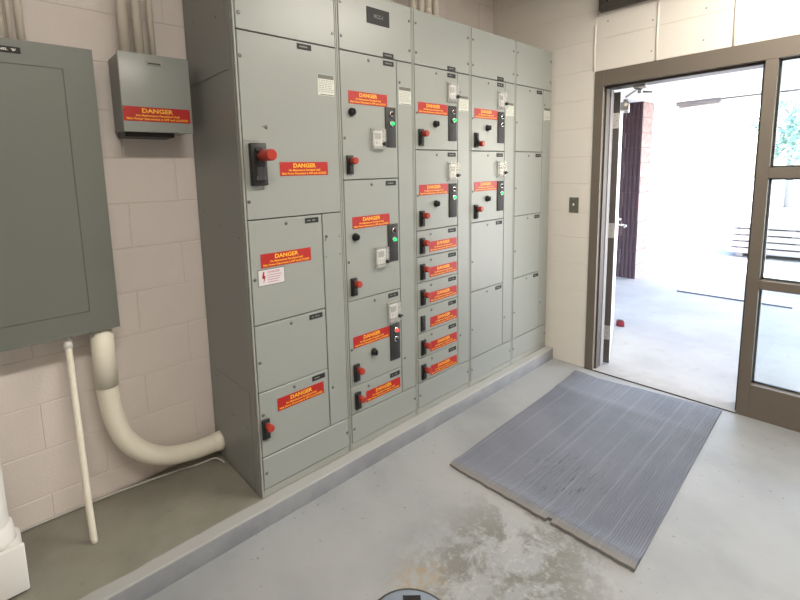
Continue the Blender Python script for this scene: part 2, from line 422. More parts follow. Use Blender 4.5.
ca.lathe([(.016, 2.012), (.016, 2.035)], 'chrome', c=(XD+.13, FY0-.245, 0), n=12).tube([(XD+.13, FY0-.245, 2.02), (XD+.17, FY0-.305, 2.012)], .007, 'screw', n=8)
dp('closer_arm', ca)

# light switch on the strip of wall beside the door
sw = MB().box(XD-.005, XD, -.223, -.153, 1.184, 1.298, 'switch_steel', bev=.002)
t = empty('light_switch', (XD, -.188, 1.241), 'small dark metal light switch plate between the cabinets and the door frame', 'switch')
obj('cover_plate', sw, t, (-XD, .188, -1.241))
obj('toggle', MB().box(XD-.016, XD-.004, -.193, -.183, 1.236, 1.254, 'dial', bev=.002), t, (-XD, .188, -1.241))
for dz in (-.045, .045): obj('screw', MB().lathe([(.003, 0), (.002, .0012)], 'steel', axis='X', n=8, M=Matrix.Diagonal((-1, 1, 1, 1))), t, (-.005, 0, dz))

# louver high on the door wall
lv = empty('wall_louver', (XD, -.93, 2.562), 'dark brown louver frame on the wall above the door, at the top edge', 'vent')
def lp(n_, mb): return obj(n_, mb, lv, (-XD, .93, -2.562))
for a in ((-1.53, -.33, 2.562, 2.612), (-1.53, -.33, 2.93, 2.98), (-.375, -.33, 2.612, 2.93), (-1.53, -1.485, 2.612, 2.93)):
    lp('frame_bar', MB().box(XD-.045, XD-.0005, a[0], a[1], a[2], a[3], 'bronze_dark', bev=.002))
for k in range(7):
    z = 2.625+k*.043
    lp('louver_blade', MB().add([(XD-.038, -1.485, z), (XD-.038, -.375, z), (XD-.006, -.375, z+.036), (XD-.006, -1.485, z+.036), (XD-.038, -1.485, z+.004), (XD-.038, -.375, z+.004), (XD-.006, -.375, z+.040), (XD-.006, -1.485, z+.040)],
       [(0, 3, 2, 1), (4, 5, 6, 7), (0, 1, 5, 4), (2, 3, 7, 6), (1, 2, 6, 5), (3, 0, 4, 7)], 'louver_dark'))

# ------------------------------------------------------------------ small cabinet fittings (shared meshes)
def fit(name):
    return FIT[name]
FIT = {}
def _screw(r=.0080):
    return MB().lathe([(r, 0), (r, .0015), (r*.6, .0032)], 'screw', axis='Y', n=10).box(-r*.55, r*.55, -.0036, -.0030, -.0008, .0008, 'black').mesh('screw')
FIT['screw'] = _screw()
def _danger():
    w, h = .127, .030
    m = MB().box(-w, w, -.0016, 0, -h, h, 'red', bev=.0004)
    m.text('DANGER', 0, .0145, .0175, 'yellow', -.0019, w=.118)
    m.text('No Maintenance Permitted Until', 0, -.0055, .0082, 'yellow', -.0019, w=.165)
    m.text('Main Power Disconnect is OFF and LOCKED', 0, -.0195, .0085, 'yellow', -.0019, w=.235)
    for sx in (-1, 1): m.lathe([(.0016, .0016), (.0012, .0022)], 'steel', c=(sx*(w-.006), 0, h-.007), axis='Y', n=8)
    return m.mesh('danger_label')
FIT['danger_label'] = _danger()
def _operator(big):
    """black disconnect plate with a lever that ends in a red grip pointing out of the door"""
    k = 1.9 if big else 1.0; w = .0185*k; h = .0455*k
    dp_ = .026 if big else .012
    pl = MB().box(-w, w, -dp_, 0, -h, h, 'black', bev=.002*k, seg=2)
    pl.box(-w*.55, w*.55, -.018*k, -.009*k, -h*.80, h*.78, 'station', bev=.002*k)
    pl.box(-w*.5, w*.5, -.0175*k, -.0155*k, -h*.72, -h*.55, 'steel' if big else 'station')
    lv_ = MB().add([(-w*.5, -.012*k, -h*.45), (w*.5, -.012*k, -h*.45), (w*.5, -.030*k, h*.55), (-w*.5, -.030*k, h*.55),
                    (-w*.5, -.004*k, -h*.45), (w*.5, -.004*k, -h*.45), (w*.5, -.004*k, h*.80), (-w*.5, -.004*k, h*.80)],
                   [(0, 1, 2, 3), (4, 7, 6, 5), (0, 4, 5, 1), (3, 2, 6, 7), (0, 3, 7, 4), (1, 5, 6, 2)], 'black')
    r = .0235 if big else .0170; e_ = .125 if big else .050
    g_ = MB().lathe([(r*.85, .018*k), (r, .022*k), (r, e_-.004), (r*.94, e_-.001), (r*.8, e_)], 'lever_red', c=(0, 0, h*.40), axis='Y', n=18)
    return pl.mesh('disconnect_plate'), lv_.mesh('disconnect_lever'), g_.mesh('lever_grip')
FIT['op'] = _operator(False); FIT['opbig'] = _operator(True)
def _trip_plate():
    m = MB().box(-.0185, .0185, -.008, 0, -.0455, .0455, 'black', bev=.002, seg=2)
    for i in range(4): m.box(-.009, .009, -.011, -.007, -.032+i*.018, -.021+i*.018, 'station', bev=.001)
    return m.mesh('breaker_plate')
FIT['trip'] = _trip_plate()
FIT['station'] = MB().box(-.037, .037, -.006, 0, -.101, .101, 'station', bev=.0025, seg=2).mesh('pushbutton_station')
def _lamp(m_):
    return MB().lathe([(.0155, .004), (.0155, .011), (.0125, .014)], 'chrome', axis='Y', n=18).lathe([(.0090, .013), (.0090, .021), (.0065, .025), (.002, .026)], m_, axis='Y', n=16)
FIT['green'] = _lamp('green_on').mesh('green_pilot_lamp'); FIT['redon'] = _lamp('red_on').mesh('red_pilot_lamp')
FIT['red'] = _lamp('lens_dark').mesh('red_pilot_lamp'); FIT['off'] = _lamp('lens_black').mesh('dark_pilot_lamp')
FIT['knob'] = MB().lathe([(.020, 0), (.020, .006), (.016, .009), (.015, .022), (.012, .024)], 'black', axis='Y', n=18).box(-.003, .003, -.030, -.020, -.013, .013, 'black', bev=.001).mesh('selector_knob')
def _cover():
    m = MB().box(-.032, .032, -.006, 0, -.036, .040, 'dial', bev=.001).box(-.020, .020, -.0075, -.0058, .000, .030, 'label_ink')
    m.text('0', -.008, -.018, .010, 'black', -.0065).text('1', .010, -.018, .010, 'black', -.0065)
    c = MB(); a, b, d = .042, .050, .024
    for q in ((-a, a, -d, -d+.002, -b, b), (-a, a, -d, 0, b-.003, b), (-a, a, -d, 0, -b, -b+.003), (-a, -a+.003, -d, 0, -b, b), (a-.003, a, -d, 0, -b, b)):
        c.box(*q, 'clear_plastic')
    for q in ((-a-.003, a+.003, -.004, 0, b, b+.006), (-a-.003, a+.003, -.004, 0, -b-.006, -b)): c.box(*q, 'trim_grey')
    k = MB().lathe([(.010, .020), (.010, .034), (.007, .037)], 'black', c=(.026, 0, -.024), axis='Y', n=14).box(.024, .044, -.036, -.029, -.028, -.020, 'black', bev=.001)
    return m.mesh('dial_plate'), c.mesh('clear_cover'), k.mesh('cover_knob')
FIT['cover'] = _cover()
def _tag(words):
    m = MB().box(-.037, .037, -.0018, 0, -.012, .012, 'tag_black', bev=.0005)
    x = -.024
    for w_ in words:       # engraved words too small to read in the photograph: short strokes
        k = 0
        while k < w_-.002:
            m.box(x+k, x+k+.0034, -.0021, -.0017, -.0028, .0028, 'tag_text'); k += .0060
        x += w_+.006
    return m.mesh('nameplate')
FIT['tags'] = [_tag(w) for w in ((.040,), (.020, .018), (.014, .024), (.030,), (.048,))]
def _white():
    m = MB().box(-.046, .046, -.0010, 0, -.046, .046, 'white_label', bev=.0003)
    m.box(-.044, .044, -.0013, -.0009, .027, .045, 'label_head')
    rnd = random.Random(3)
    for k in range(7):
        z = .020-k*.008; x = -.041
        while x < .034:
            w_ = rnd.uniform(.006, .016); m.box(x, min(x+w_, .042), -.0012, -.0009, z-.0015, z+.0015, 'label_ink'); x += w_+.004
    m.box(-.034, .044, -.0012, -.0009, -.044, -.0405, 'label_head')
    return m.mesh('rating_label')
FIT['white'] = _white()
def _sticker():
    m = MB().box(-.065, .065, -.0010, 0, -.036, .036, 'label_head', bev=.0003).box(-.062, .062, -.0013, -.0009, -.033, .033, 'sticker')
    m.add([(-.040, -.0016, .026), (-.033, -.0016, .026), (-.036, -.0016, .008), (-.028, -.0016, .008), (-.040, -.0016, -.026), (-.038, -.0016, -.003), (-.046, -.0016, -.003)],
          [(0, 6, 5, 2, 1), (6, 5, 2), (2, 5, 4, 3)], 'red')
    m.text('DANGER', .012, .022, .009, 'sticker_ink', -.0016, w=.060)
    for k in range(4): m.box(-.020, .050-k*.006, -.0015, -.0012, .007-k*.010, .010-k*.010, 'sticker_ink')
    return m.mesh('voltage_sticker')
FIT['sticker'] = _sticker()

# ------------------------------------------------------------------ the five cabinet sections
P_ = PAD
U0, U = .190, .1509
def zu(k): return U0+U*k
DOORL, DOORR, WAYL, WAYR = .0155, .3815, .3860, .4965
T_ = .012                     # door thickness
SLAB = {}
def slab(w, h, name):
    key = (round(w, 4), round(h, 4), name)
    if key not in SLAB:
        SLAB[key] = MB().box(-w/2, w/2, -T_, 0, -h/2, h/2, 'cabinet_grey', bev=.0022).mesh(name)
    return SLAB[key]
tagc = [0]
def put(par, me, x, z, name=None, label=None):
    """attach a fitting to a door: x, z in the cabinet's frame"""
    lx, lz = par['_c']
    o = bpy.data.objects.new(name or me.name.split('.')[0], me); COL.objects.link(o); o.parent = par; o.location = (x-lx, -T_, z-lz)
    if label: o['label'] = label
    return o
def tagplate(par, x, z): put(par, FIT['tags'][tagc[0] % 5], x, z, 'nameplate'); tagc[0] += 1

def cabinet(i, label, doors, name='control_cabinet'):
    x0 = i*S
    root = empty(name, (x0, 0, PAD), label, 'electrical cabinet', 'grey control cabinets standing in a row on the concrete pad')
    body = MB().box(0.0005, S-.0005, T_+.002, D-.007, .0, 2.286, 'cabinet_side_shade', bev=.0015)
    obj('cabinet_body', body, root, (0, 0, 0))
    obj('gap_shade', MB().box(.0012, S-.0012, T_+.0005, T_+.0020, .001, 2.2845, 'seam_dark'), root)  # dark sheet added behind the doors, paints shade into the seams
    # frame strips seen between the sections and the sill
    obj('frame_strip', MB().box(.0014, .0100, .0025, T_+.003, .0, 2.285, 'trim_grey', bev=.001), root)
    obj('frame_strip', MB().box(S-.0085, S-.0014, .0025, T_+.003, .0, 2.285, 'trim_grey', bev=.001), root)
    obj('sill', MB().box(.0120, S-.0105, .004, T_+.003, .0, .034, 'trim_grey', bev=.001), root)
    def panel(n_, xa, xb, za, zb, g_=.0022):
        o = obj(n_, slab(xb-xa, zb-za-2*g_, n_), root, ((xa+xb)/2, T_, (za+zb)/2)); o['_c'] = ((xa+xb)/2, (za+zb)/2); return o
    top = panel('top_cover', DOORL-.003, WAYR, 2.001, 2.285)
    for x, z in ((.027, 2.063), (.027, 2.212), (.483, 2.063), (.483, 2.212)): put(top, FIT['screw'], x, z)
    base = panel('base_cover', DOORL-.003, WAYR, .036, .1885)
    for x in (.027, .487): put(base, FIT['screw'], x, .113)
    for d in doors:
        k0, k1, ops = d
        full = ops.get('full', False)
        dr = panel('unit_door', DOORL-.003, WAYR if full else DOORR, zu(k0), zu(k1))
        zb, zt = zu(k0), zu(k1)
        if full:
            for x, z in ((.023, 1.992-P_), (.120, 1.720-P_), (.023, 1.415-P_)): put(dr, FIT['screw'], x, z)
            put(dr, FIT['screw'], .106, 1.722-P_).scale = (.4, .5, .4)
        else:
            if k1-k0 > 1: put(dr, FIT['screw'], .028, zb+(.20 if not (k0 == 2) else .137))
            put(dr, FIT['screw'], .192 if (k1-k0) > 1 else .132, zt-.027)
        tagplate(dr, .326, zt-.0245 if not full else zt-.022)
        for s_ in ops.get('danger', ()): put(dr, FIT['danger_label'], s_[0], s_[1])
        if 'op' in ops:
            x, z = ops['op']; P, L_, G_ = FIT['op']
            put(dr, P, x, z); put(dr, L_, x, z); put(dr, G_, x+.004, z, label='red grip of the disconnect lever')
        if 'opdown' in ops:
            x, z = ops['opdown']; P, L_, G_ = FIT['op']
            put(dr, P, x, z)
            a = put(dr, L_, x, z); a.rotation_euler = (0, PI, 0)
            a = put(dr, G_, x+.016, z-.006, label='red grip of the disconnect lever, turned down'); a.rotation_euler = (0, PI, 0)
        if 'trip' in ops: put(dr, FIT['trip'], *ops['trip'])
        if 'opbig' in ops:
            x, z = ops['opbig']; P, L_, G_ = FIT['opbig']
            put(dr, P, x, z); put(dr, L_, x, z); put(dr, G_, x+.004, z, label='large red grip of the main disconnect lever')
            put(dr, MB().add([(-.055, -.0006, .096), (.0105, -.0006, .096), (.0105, -.0006, .085), (.009, -.0006, .085), (.009, -.0006, .0945), (-.055, -.0006, .0945)], [(5, 4, 1, 0), (4, 3, 2, 1)], 'seam_dark').mesh('outline_mark'), x, z)
            put(dr, MB().box(.022, .0235, -.0008, 0, -.105, -.090, 'seam_dark').mesh('tick_mark'), x, z)
        if 'station' in ops:
            x, z, a, b = ops['station']
            put(dr, FIT['station'], x, z)
            o = put(dr, FIT[a], x+.004, z+.068); o = put(dr, FIT[b], x+.004, z+.018)
        if 'knob' in ops: put(dr, FIT['knob'], *ops['knob'])
        if 'cover' in ops:
            for me in FIT['cover']: put(dr, me, *ops['cover'])
        if 'white' in ops: put(dr, FIT['white'], *ops['white'])
        if 'sticker' in ops: put(dr, FIT['sticker'], *ops['sticker'])
    zt_way = zu(12) if not any(d[2].get('full') for d in doors) else zu(7)
    way = panel('wireway_door', WAYL, WAYR, U0, zt_way)
    put(way, FIT['screw'], .408, .477-.091+.0)
    put(way, FIT['screw'], .406, zt_way-.108)
    if zt_way > 1.9: put(way, FIT['white'], .443, 1.918-.091)
    else:
        for x, z in ((.398, 1.122), (.400, 1.041), (.482, 1.13), (.482, 1.045)): put(way, FIT['screw'], x, z).scale = (.45, 1, .45)
    return root, top

c1, top1 = cabinet(0, 'leftmost grey cabinet section with the large black and red disconnect lever', [
    (7, 12, dict(full=True, danger=[(.301, 1.546-P_)], opbig=(.068, 1.566-P_), white=(.436, 1.920-P_))),
    (4, 7, dict(slow=True, danger=[(.186, 1.160-P_)], sticker=(.106, 1.088-P_))),
    (2, 4, dict()),
    (0, 2, dict(danger=[(.226, .499-P_)], op=(.034, .414-P_)))])
c2, top2 = cabinet(1, 'grey cabinet section second from left, with the large dark nameplate at its top', [
    (8, 12, dict(slow=True, danger=[(.184, 1.881-P_)], op=(.050, 1.561-P_), station=(.330, 1.750-P_, 'red', 'green'), knob=(.072, 1.811-P_), cover=(.236, 1.688-P_))),
    (4, 8, dict(danger=[(.184, 1.276-P_)], op=(.051, .957-P_), station=(.330, 1.147-P_, 'red', 'green'), knob=(.072, 1.206-P_), cover=(.240, 1.082-P_))),
    (1, 4, dict(danger=[(.165, .665-P_)], op=(.051, .505-P_), station=(.331, .594-P_, 'redon', 'off'), knob=(.174, .582-P_), cover=(.322, .768-P_))),
    (0, 1, dict(danger=[(.240, .349-P_)], op=(.053, .353-P_)))])
bn = MB().box(-.076, .076, -.0025, 0, -.038, .038, 'tag_black', bev=.001).text('MCC-1', 0, 0, .017, 'tag_text_dim', -.0030, w=.060)
put(top2, bn.mesh('nameplate'), .262, 2.279-P_, label='large dark engraved nameplate')
six = [(5-k, 6-k, dict(danger=[(.244 if k != 3 else .246, 1.085-.151*k-P_)], **({'trip': (.053, 1.095-.151*k-P_)} if k == 3 else {'op': (.054, 1.100-.151*k-P_)}))) for k in range(6)]
c3, top3 = cabinet(2, 'middle grey cabinet section, with six low doors stacked under two taller ones', [
    (9, 12, dict(slow=True, danger=[(.163, 1.868-P_)], op=(.054, 1.707-P_), station=(.332, 1.795-P_, 'red', 'green'), knob=(.179, 1.785-P_), cover=(.328, 1.972-P_))),
    (6, 9, dict(slow=True, danger=[(.163, 1.416-P_)], op=(.054, 1.256-P_), station=(.332, 1.343-P_, 'red', 'green'), knob=(.179, 1.333-P_), cover=(.328, 1.516-P_)))] + six)
c4, top4 = cabinet(3, 'grey cabinet section second from right, lever doors above and two blank doors below', [
    (9, 12, dict(slow=True, danger=[(.170, 1.871-P_)], opdown=(.058, 1.706-P_), station=(.334, 1.795-P_, 'off', 'off'), knob=(.182, 1.785-P_), cover=(.334, 1.972-P_))),
    (6, 9, dict(slow=True, danger=[(.170, 1.415-P_)], op=(.058, 1.256-P_), station=(.334, 1.343-P_, 'off', 'green'), knob=(.182, 1.333-P_), cover=(.334, 1.522-P_))),
    (3, 6, dict(slow=True)), (0, 3, dict(slow=True))])
c5, top5 = cabinet(4, 'rightmost grey cabinet section next to the corner, with four blank doors', [
    (9, 12, dict(slow=True)), (6, 9, dict(slow=True)), (3, 6, dict(slow=True)), (0, 3, dict(slow=True))])
for t_, on in ((top2, 1), (top3, 1), (top4, 1)): tagplate(t_, .326, 2.106-P_)
# bolted side sheets on the exposed end
for z0, z1 in ((1.949-P_, 2.284), (.004, .568-P_)):
    s_ = obj('side_panel', MB().box(-.0030, .0004, .060, .455, z0, z1, 'cabinet_side_shade', bev=.001), c1)
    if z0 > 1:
        pts = ((.384, 2.213-P_), (.147, 2.17-P_), (.384, 2.30-P_))
    else:
        pts = ((.42, .44), (.25, .30), (.10, .30))
    for y, z in pts:
        obj('screw', MB().lathe([(.005, 0), (.003, .002)], 'screw', axis='X', n=8, M=Matrix.Diagonal((-1, 1, 1, 1))), s_, (-.0030, y, z))
obj('corner_post', MB().box(-.0030, .0004, T_+.003, .057, .004, 2.284, 'cabinet_side_shade', bev=.001), c1)
for y, z in ((.447, 1.36-P_), (.263, 1.352-P_-.05), (.068, 1.262-P_)):
    obj('screw', MB().lathe([(.005, 0), (.003, .002)], 'screw', axis='X', n=8, M=Matrix.Diagonal((-1, 1, 1, 1))), c1, (-.0030 if y < .06 else 0.0005, y, z))
for o in bpy.data.objects:
    if '_c' in o: del o['_c']

# ------------------------------------------------------------------ wall panel on the left
pb = empty('electrical_panel', (-.80, .371, .905), 'large grey flush-door electrical panel mounted on the block wall at the far left', 'electrical panel')
def pp(n_, mb, **k): return obj(n_, mb, pb, (.80, -.371, -.905), **k)
px0, px1, pz0, pz1 = -1.21, -.419, .905, 2.028
pp('panel_box', MB().box(px0+.012, px1-.012, .375, D, pz0+.010, pz1-.010, 'panel_grey', bev=.002))
tr_ = MB()
dx0, dx1, dz0, dz1 = -1.11, -.524, .995, 1.942
for a in ((px0, px1, dz1+.0015, pz1), (px0, px1, pz0, dz0-.0015), (px0, dx0-.0015, dz0-.0015, dz1+.0015), (dx1+.0015, px1, dz0-.0015, dz1+.0015)):
    tr_.box(a[0], a[1], .371, .375, a[2], a[3], 'panel_grey')
tr_.box(px0+.02, px1-.02, .374, .3755, pz0+.02, pz1-.02, 'seam_dark')
pp('trim_frame', tr_)
pp('panel_door', MB().box(dx0, dx1, .3708, .3738, dz0, dz1, 'panel_grey', bev=.0008))
pp('nameplate', MB().box(-.775, -.646, .3688, .371, 1.979, 2.0005, 'tag_black', bev=.0005).text("PANEL  'B'", -.693, 1.990, .0078, 'dial', .3684, w=.068))
pp('door_lock', MB().lathe([(.012, 0), (.012, .004), (.009, .006)], 'steel', c=(-1.085, .371, 1.46), axis='Y', n=14))

# ------------------------------------------------------------------ small box on the wall
bx = empty('junction_box', (-.195, .345, 1.715), 'small grey metal box with a danger label, hung on the wall left of the cabinets', 'junction box')
def bp_(n_, mb, **k): return obj(n_, mb, bx, (.195, -.345, -1.715), **k)
bp_('box_body', MB().box(-.334, -.058, .362, D, 1.722, 2.030, 'cabinet_side_shade', bev=.002))
bp_('box_lid', MB().box(-.337, -.055, .345, .360, 1.716, 2.034, 'cabinet_grey', bev=.003, seg=2).box(-.336, -.056, .352, .366, 2.026, 2.036, 'cabinet_grey', bev=.001))
bp_('bottom_gutter', MB().box(-.325, -.125, .385, D-.004, 1.700, 1.723, 'black', bev=.002))
bp_('latch_tab', MB().box(-.230, -.168, .3425, .3455, 1.990, 2.012, 'trim_grey', bev=.001).box(-.224, -.174, .341, .343, 1.995, 2.000, 'seam_dark'))
o = bpy.data.objects.new('danger_label', FIT['danger_label']); COL.objects.link(o); o.parent = bx; o.location = (-.200+.195, -.0003, 1.789-1.715); o.scale = (1.06, 1, .98)

# ------------------------------------------------------------------ conduits and cable
def thing_mesh(name, mb, label, cat, group=None):
    xs = [v[0] for v in mb.v]; ys = [v[1] for v in mb.v]; z0 = min(v[2] for v in mb.v); cx = sum(xs)/len(xs); cy = sum(ys)/len(ys)
    mb.v = [(v[0]-cx, v[1]-cy, v[2]-z0) for v in mb.v]
    return obj(name, mb, None, (cx, cy, z0), label=label, cat=cat, group=group)
G1 = 'thin conduits rising from the small wall box'
for x, r, l in ((-.277, .0215, 'left of the three white conduits rising from the small wall box'), (-.221, .0195, 'middle of the three white conduits rising from the small wall box'), (-.166, .012, 'right, thinnest of the three white conduits rising from the small wall box')):
    m_ = MB().tube([(x, .455, 2.031), (x, .455, CEIL)], r, 'conduit_paint', n=20).lathe([(r*1.22, 2.031), (r*1.22, 2.045), (r, 2.048)], 'conduit_paint', c=(x, .455, 0), n=20)
    thing_mesh('conduit', m_, l, 'conduit', G1)
for x, r, l in ((-.700, .0215, 'white conduit at the left image edge above the large panel'), (-.632, .0135, 'thin white conduit rising from the top of the large panel'), (-.664, .008, 'thinnest conduit between two others above the large panel')):
    thing_mesh('conduit', MB().tube([(x, .455, 2.019), (x, .455, CEIL)], r, 'conduit_paint', n=20), l, 'conduit', 'white conduits above the large panel')
for k, (x, w_) in enumerate(((1.339, 'first'), (1.417, 'second'), (1.488, 'third'), (1.557, 'last'))):
    m_ = MB().tube([(x, .30, PAD+2.287), (x, .30, CEIL)], .0205, 'conduit_paint', n=16)
    if k == 2: m_.lathe([(.0205, 2.52), (.024, 2.522), (.024, 2.545), (.0205, 2.547)], 'conduit_paint', c=(x, .30, 0), n=16)
    thing_mesh('conduit', m_, w_+' from the left of four white conduits rising behind the top of the cabinets', 'conduit', 'four white conduits above the cabinets')
# big elbow
pts = [(-.481, .435, z) for z in (.915, .80, .70)]
R = .42
import itertools
cxx, czz = -.481+R, .185+R
path = [(-.481, .905), (-.4815, .756), (-.481, .626), (-.468, .49), (-.428, .362), (-.345, .262), (-.245, .206), (-.14, .184), (-.07, .179), (-.002, .178)]
def smooth(p, n_=4):
    out = []
    for i in range(len(p)-1):
        a, b, c, d = p[max(i-1, 0)], p[i], p[i+1], p[min(i+2, len(p)-1)]
        for k in range(n_):
            t_ = k/n_
            out.append(tuple(.5*((2*b[j])+(-a[j]+c[j])*t_+(2*a[j]-5*b[j]+4*c[j]-d[j])*t_*t_+(-a[j]+3*b[j]-3*c[j]+d[j])*t_**3) for j in range(len(b))))
    out.append(p[-1]); return out
path3 = smooth([(x, .43, z) for x, z in path])
el = empty('elbow_conduit', (-.481, .43, .178), 'thick cream pipe bending from under the large panel into the cabinet side', 'conduit')
obj('pipe', MB().tube(path3[:-2]+[(-.012, .43, .178)], .0425, 'pvc', n=28), el, (.481, -.43, -.178))
obj('pipe_socket', MB().tube([(-.481, .43, .905), (-.4815, .43, .77), (-.481, .43, .640)], [.0445, .0445, .0450], 'pvc', n=28), el, (.481, -.43, -.178), label='straight coupling sleeve above the bend')
obj('end_bell', MB().tube([(-.045, .43, .1795), (-.020, .43, .179), (-.0040, .43, .178)], [.0435, .047, .050], 'pvc', n=28), el, (.481, -.43, -.178))
# thin leaning conduit
thing_mesh('conduit', MB().tube(smooth([(-.612, .243, PAD), (-.614, .262, .22), (-.611, .33, .58), (-.606, .39, .80), (-.605, .42, .916)]), .0125, 'pvc', n=16)
           .tube([(-.6055, .405, .85), (-.605, .42, .905)], .0165, 'pvc_white', n=16), 'thin cream conduit running from the pad up into the bottom of the large panel', 'conduit')
# fitting at the left edge
lb = empty('pipe_fitting_box', (-.905, .23, PAD), 'white plastic conduit fitting box on the pad at the left image edge', 'conduit fitting')
def lbp(n_, mb): return obj(n_, mb, lb, (.905, -.23, -PAD))
lbp('fitting_box', MB().box(-.985, -.830, .165, .300, PAD+.001, .272, 'pvc_white', bev=.022, seg=4))
lbp('fitting_cover', MB().box(-.992, -.824, .152, .168, PAD+.010, .277, 'pvc_white', bev=.005, seg=2))
lbp('hub', MB().lathe([(.066, .262), (.062, .285), (.058, .330), (.052, .336)], 'pvc_white', c=(-.905, .235, 0), n=28))
lbp('pipe', MB().tube(smooth([(-.905, .235, .27), (-.905, .235, .50), (-.905, .25, .64), (-.905, .36, .78), (-.905, .43, .86), (-.905, .435, .904)]), .049, 'pvc_white', n=24))
# cable along the wall foot
cp = smooth([(-.02, .360, PAD+.006), (-.045, .415, PAD+.014), (-.115, .437, PAD+.006), (-.206, .459, PAD+.006), (-.341, .478, PAD+.006), (-.466, .492, PAD+.007), (-.60, .503, PAD+.006), (-.75, .508, PAD+.006), (-1.1, .508, PAD+.006)], 5)
thing_mesh('cable', MB().tube(cp, .0048, 'cable_grey', n=8), 'thin grey cable lying along the foot of the wall behind the elbow pipe', 'cable')

# ------------------------------------------------------------------ rubber mat indoors
A, B, C_, E_ = Vector((.886, -.336)), Vector((2.414, -.298)), Vector((2.524, -1.150)), Vector((.898, -1.199))
NU, NV = 64, 172
vs = []; fs = []
rnd = random.Random(5)
jit = [rnd.uniform(-1, 1) for _ in range(NV+1)]; jit2 = [rnd.uniform(-1, 1) for _ in range(NV+1)]
def sm_(arr, i, k): 
    a = arr[max(0, i-k):i+k+1]; return sum(a)/len(a)
for j in range(NV+1):
    v_ = j/NV
    p0 = A.lerp(E_, v_); p1 = B.lerp(C_, v_)
    p0 = p0+Vector((sm_(jit, j, 3)*.008, 0)); p1 = p1+Vector((sm_(jit2, j, 6)*.012-.010*math.sin(v_*PI)**2*(1 if v_ < .4 else .2), 0))
    if abs(v_-.612) < .012: p0 = p0+Vector((.020, 0))
    for i in range(NU+1):
        u_ = i/NU
        uu = u_**1.0; p = p0.lerp(p1, uu)
        p = p+Vector((0, .006*math.sin(uu*7)*(1-v_)*.5))
        z = .0085 + (.0011 if (j % 2) else -.0011)*(1 if 1 < i < NU-1 else 0)
        z += .016*math.exp(-((uu-.025)/.03)**2)*(.5+.5*v_)                      # near edge curls up a little
        z += .005*math.exp(-((uu-.80+.05*v_)/.035)**2)*(1-.5*v_)                # old fold across the mat
        z += .014*math.exp(-((uu-.99)/.05)**2)*math.exp(-((v_-.03)/.10)**2)
        vs.append((p.x-A.x, p.y-A.y+0, z))
for j in range(NV):
    for i in range(NU): a = j*(NU+1)+i; fs.append((a, a+NU+1, a+NU+2, a+1))
mm = MB().add(vs, fs, 'rubber_mat')
rim = [i for i in range(NU+1)]+[j*(NU+1)+NU for j in range(1, NV+1)]+[NV*(NU+1)+i for i in range(NU-1, -1, -1)]+[j*(NU+1) for j in range(NV-1, 0, -1)]
b0 = len(mm.v); k_ = mm.mi('rubber_mat')
for i in rim: x, y, z = mm.v[i]; mm.v.append((x, y, .0005))
n_ = len(rim)
for i in range(n_): mm.f.append((rim[i], rim[(i+1) % n_], b0+(i+1) % n_, b0+i)); mm.m.append(k_); mm.sm.append(False)
obj('rubber_mat', mm, None, (A.x, A.y, 0), label='worn blue-grey ribbed rubber mat on the floor in front of the open door', cat='mat')

# ------------------------------------------------------------------ drain cover
dc = empty('drain_cover', (.119, -.791, 0), 'round blue-grey cleanout cover in the floor at the bottom edge', 'drain cover')
obj('cover_disc', MB().lathe([(.152, 0), (.152, .003), (.147, .0055), (.10, .006)], 'drain_blue', n=40), dc)
obj('cover_ring', MB().lathe([(.160, 0), (.160, .002), (.1525, .002)], 'seam_dark', n=40), dc)
obj('lifting_slot', MB().box(-.020, .044, .088, .128, .0055, .0068, 'black', bev=.0005), dc, rot=(0, 0, -.72))

# ------------------------------------------------------------------ fluorescent fixtures on the ceiling
for k, ((lx, ly, lz), e) in enumerate(LAMPS):
    f = empty('fluorescent_fixture', (lx, ly, CEIL), ('long fluorescent ceiling fixture nearer the door', 'long fluorescent ceiling fixture nearer the large wall panel')[k], 'ceiling light', 'ceiling fluorescent fixtures')
    obj('housing', MB().box(-.64, .64, -.13, .13, -.06, 0, 'ceiling_white', bev=.004), f)
    obj('diffuser', MB().box(-.62, .62, -.12, .12, -.085, -.0605, 'lamp_diffuser', bev=.01), f)

# ------------------------------------------------------------------ outside
obj('porch_floor', MB().box(XD+.021, 8.2, -7.0, 4.5, -.14, -.004, 'porch_concrete'), kind='structure')
obj('driveway', MB().box(8.2, 60, -40, 40, -.16, -.02, 'porch_concrete'), kind='structure')
obj('porch_ceiling', MB().box(XD+TH+.001, 7.6, -4.0, 3.0, 2.345, 2.50, 'porch_white'), kind='structure')
# fluted block pillar
pl_ = empty('block_pillar', (5.815, .80, -.004), 'dark red pillar of vertically fluted blocks outside the open door', 'pillar')
def flute(w, h, d):
    m_ = MB(); n_ = 8 if w > .3 else 4; p = w/n_; pr = []
    for k in range(n_):
        y = -w/2+k*p
        pr += [(0, y+p*.08), (0, y+p*.52), (.012, y+p*.62), (.012, y+p*.98)]
    top_ = [(x, y, h) for x, y in pr]; bot = [(x, y, 0) for x, y in pr]; n2 = len(pr)
    vs = bot+top_+[(d, w/2, 0), (d, -w/2, 0), (d, w/2, h), (d, -w/2, h)]
    fs = [(i+1, i, n2+i, n2+i+1) for i in range(n2-1)]
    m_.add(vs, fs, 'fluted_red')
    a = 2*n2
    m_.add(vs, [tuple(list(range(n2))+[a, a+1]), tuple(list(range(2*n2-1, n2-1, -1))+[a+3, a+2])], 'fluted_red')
    m_.add(vs, [(n2-1, a, a+2, 2*n2-1), (a+1, 0, n2, a+3), (a, a+1, a+3, a+2)], 'fluted_side_lit')
    return m_.mesh('fluted_block')
fb = flute(.396, .190, .40); fh = flute(.196, .190, .40)
rows = 12; rh = 2.349/rows
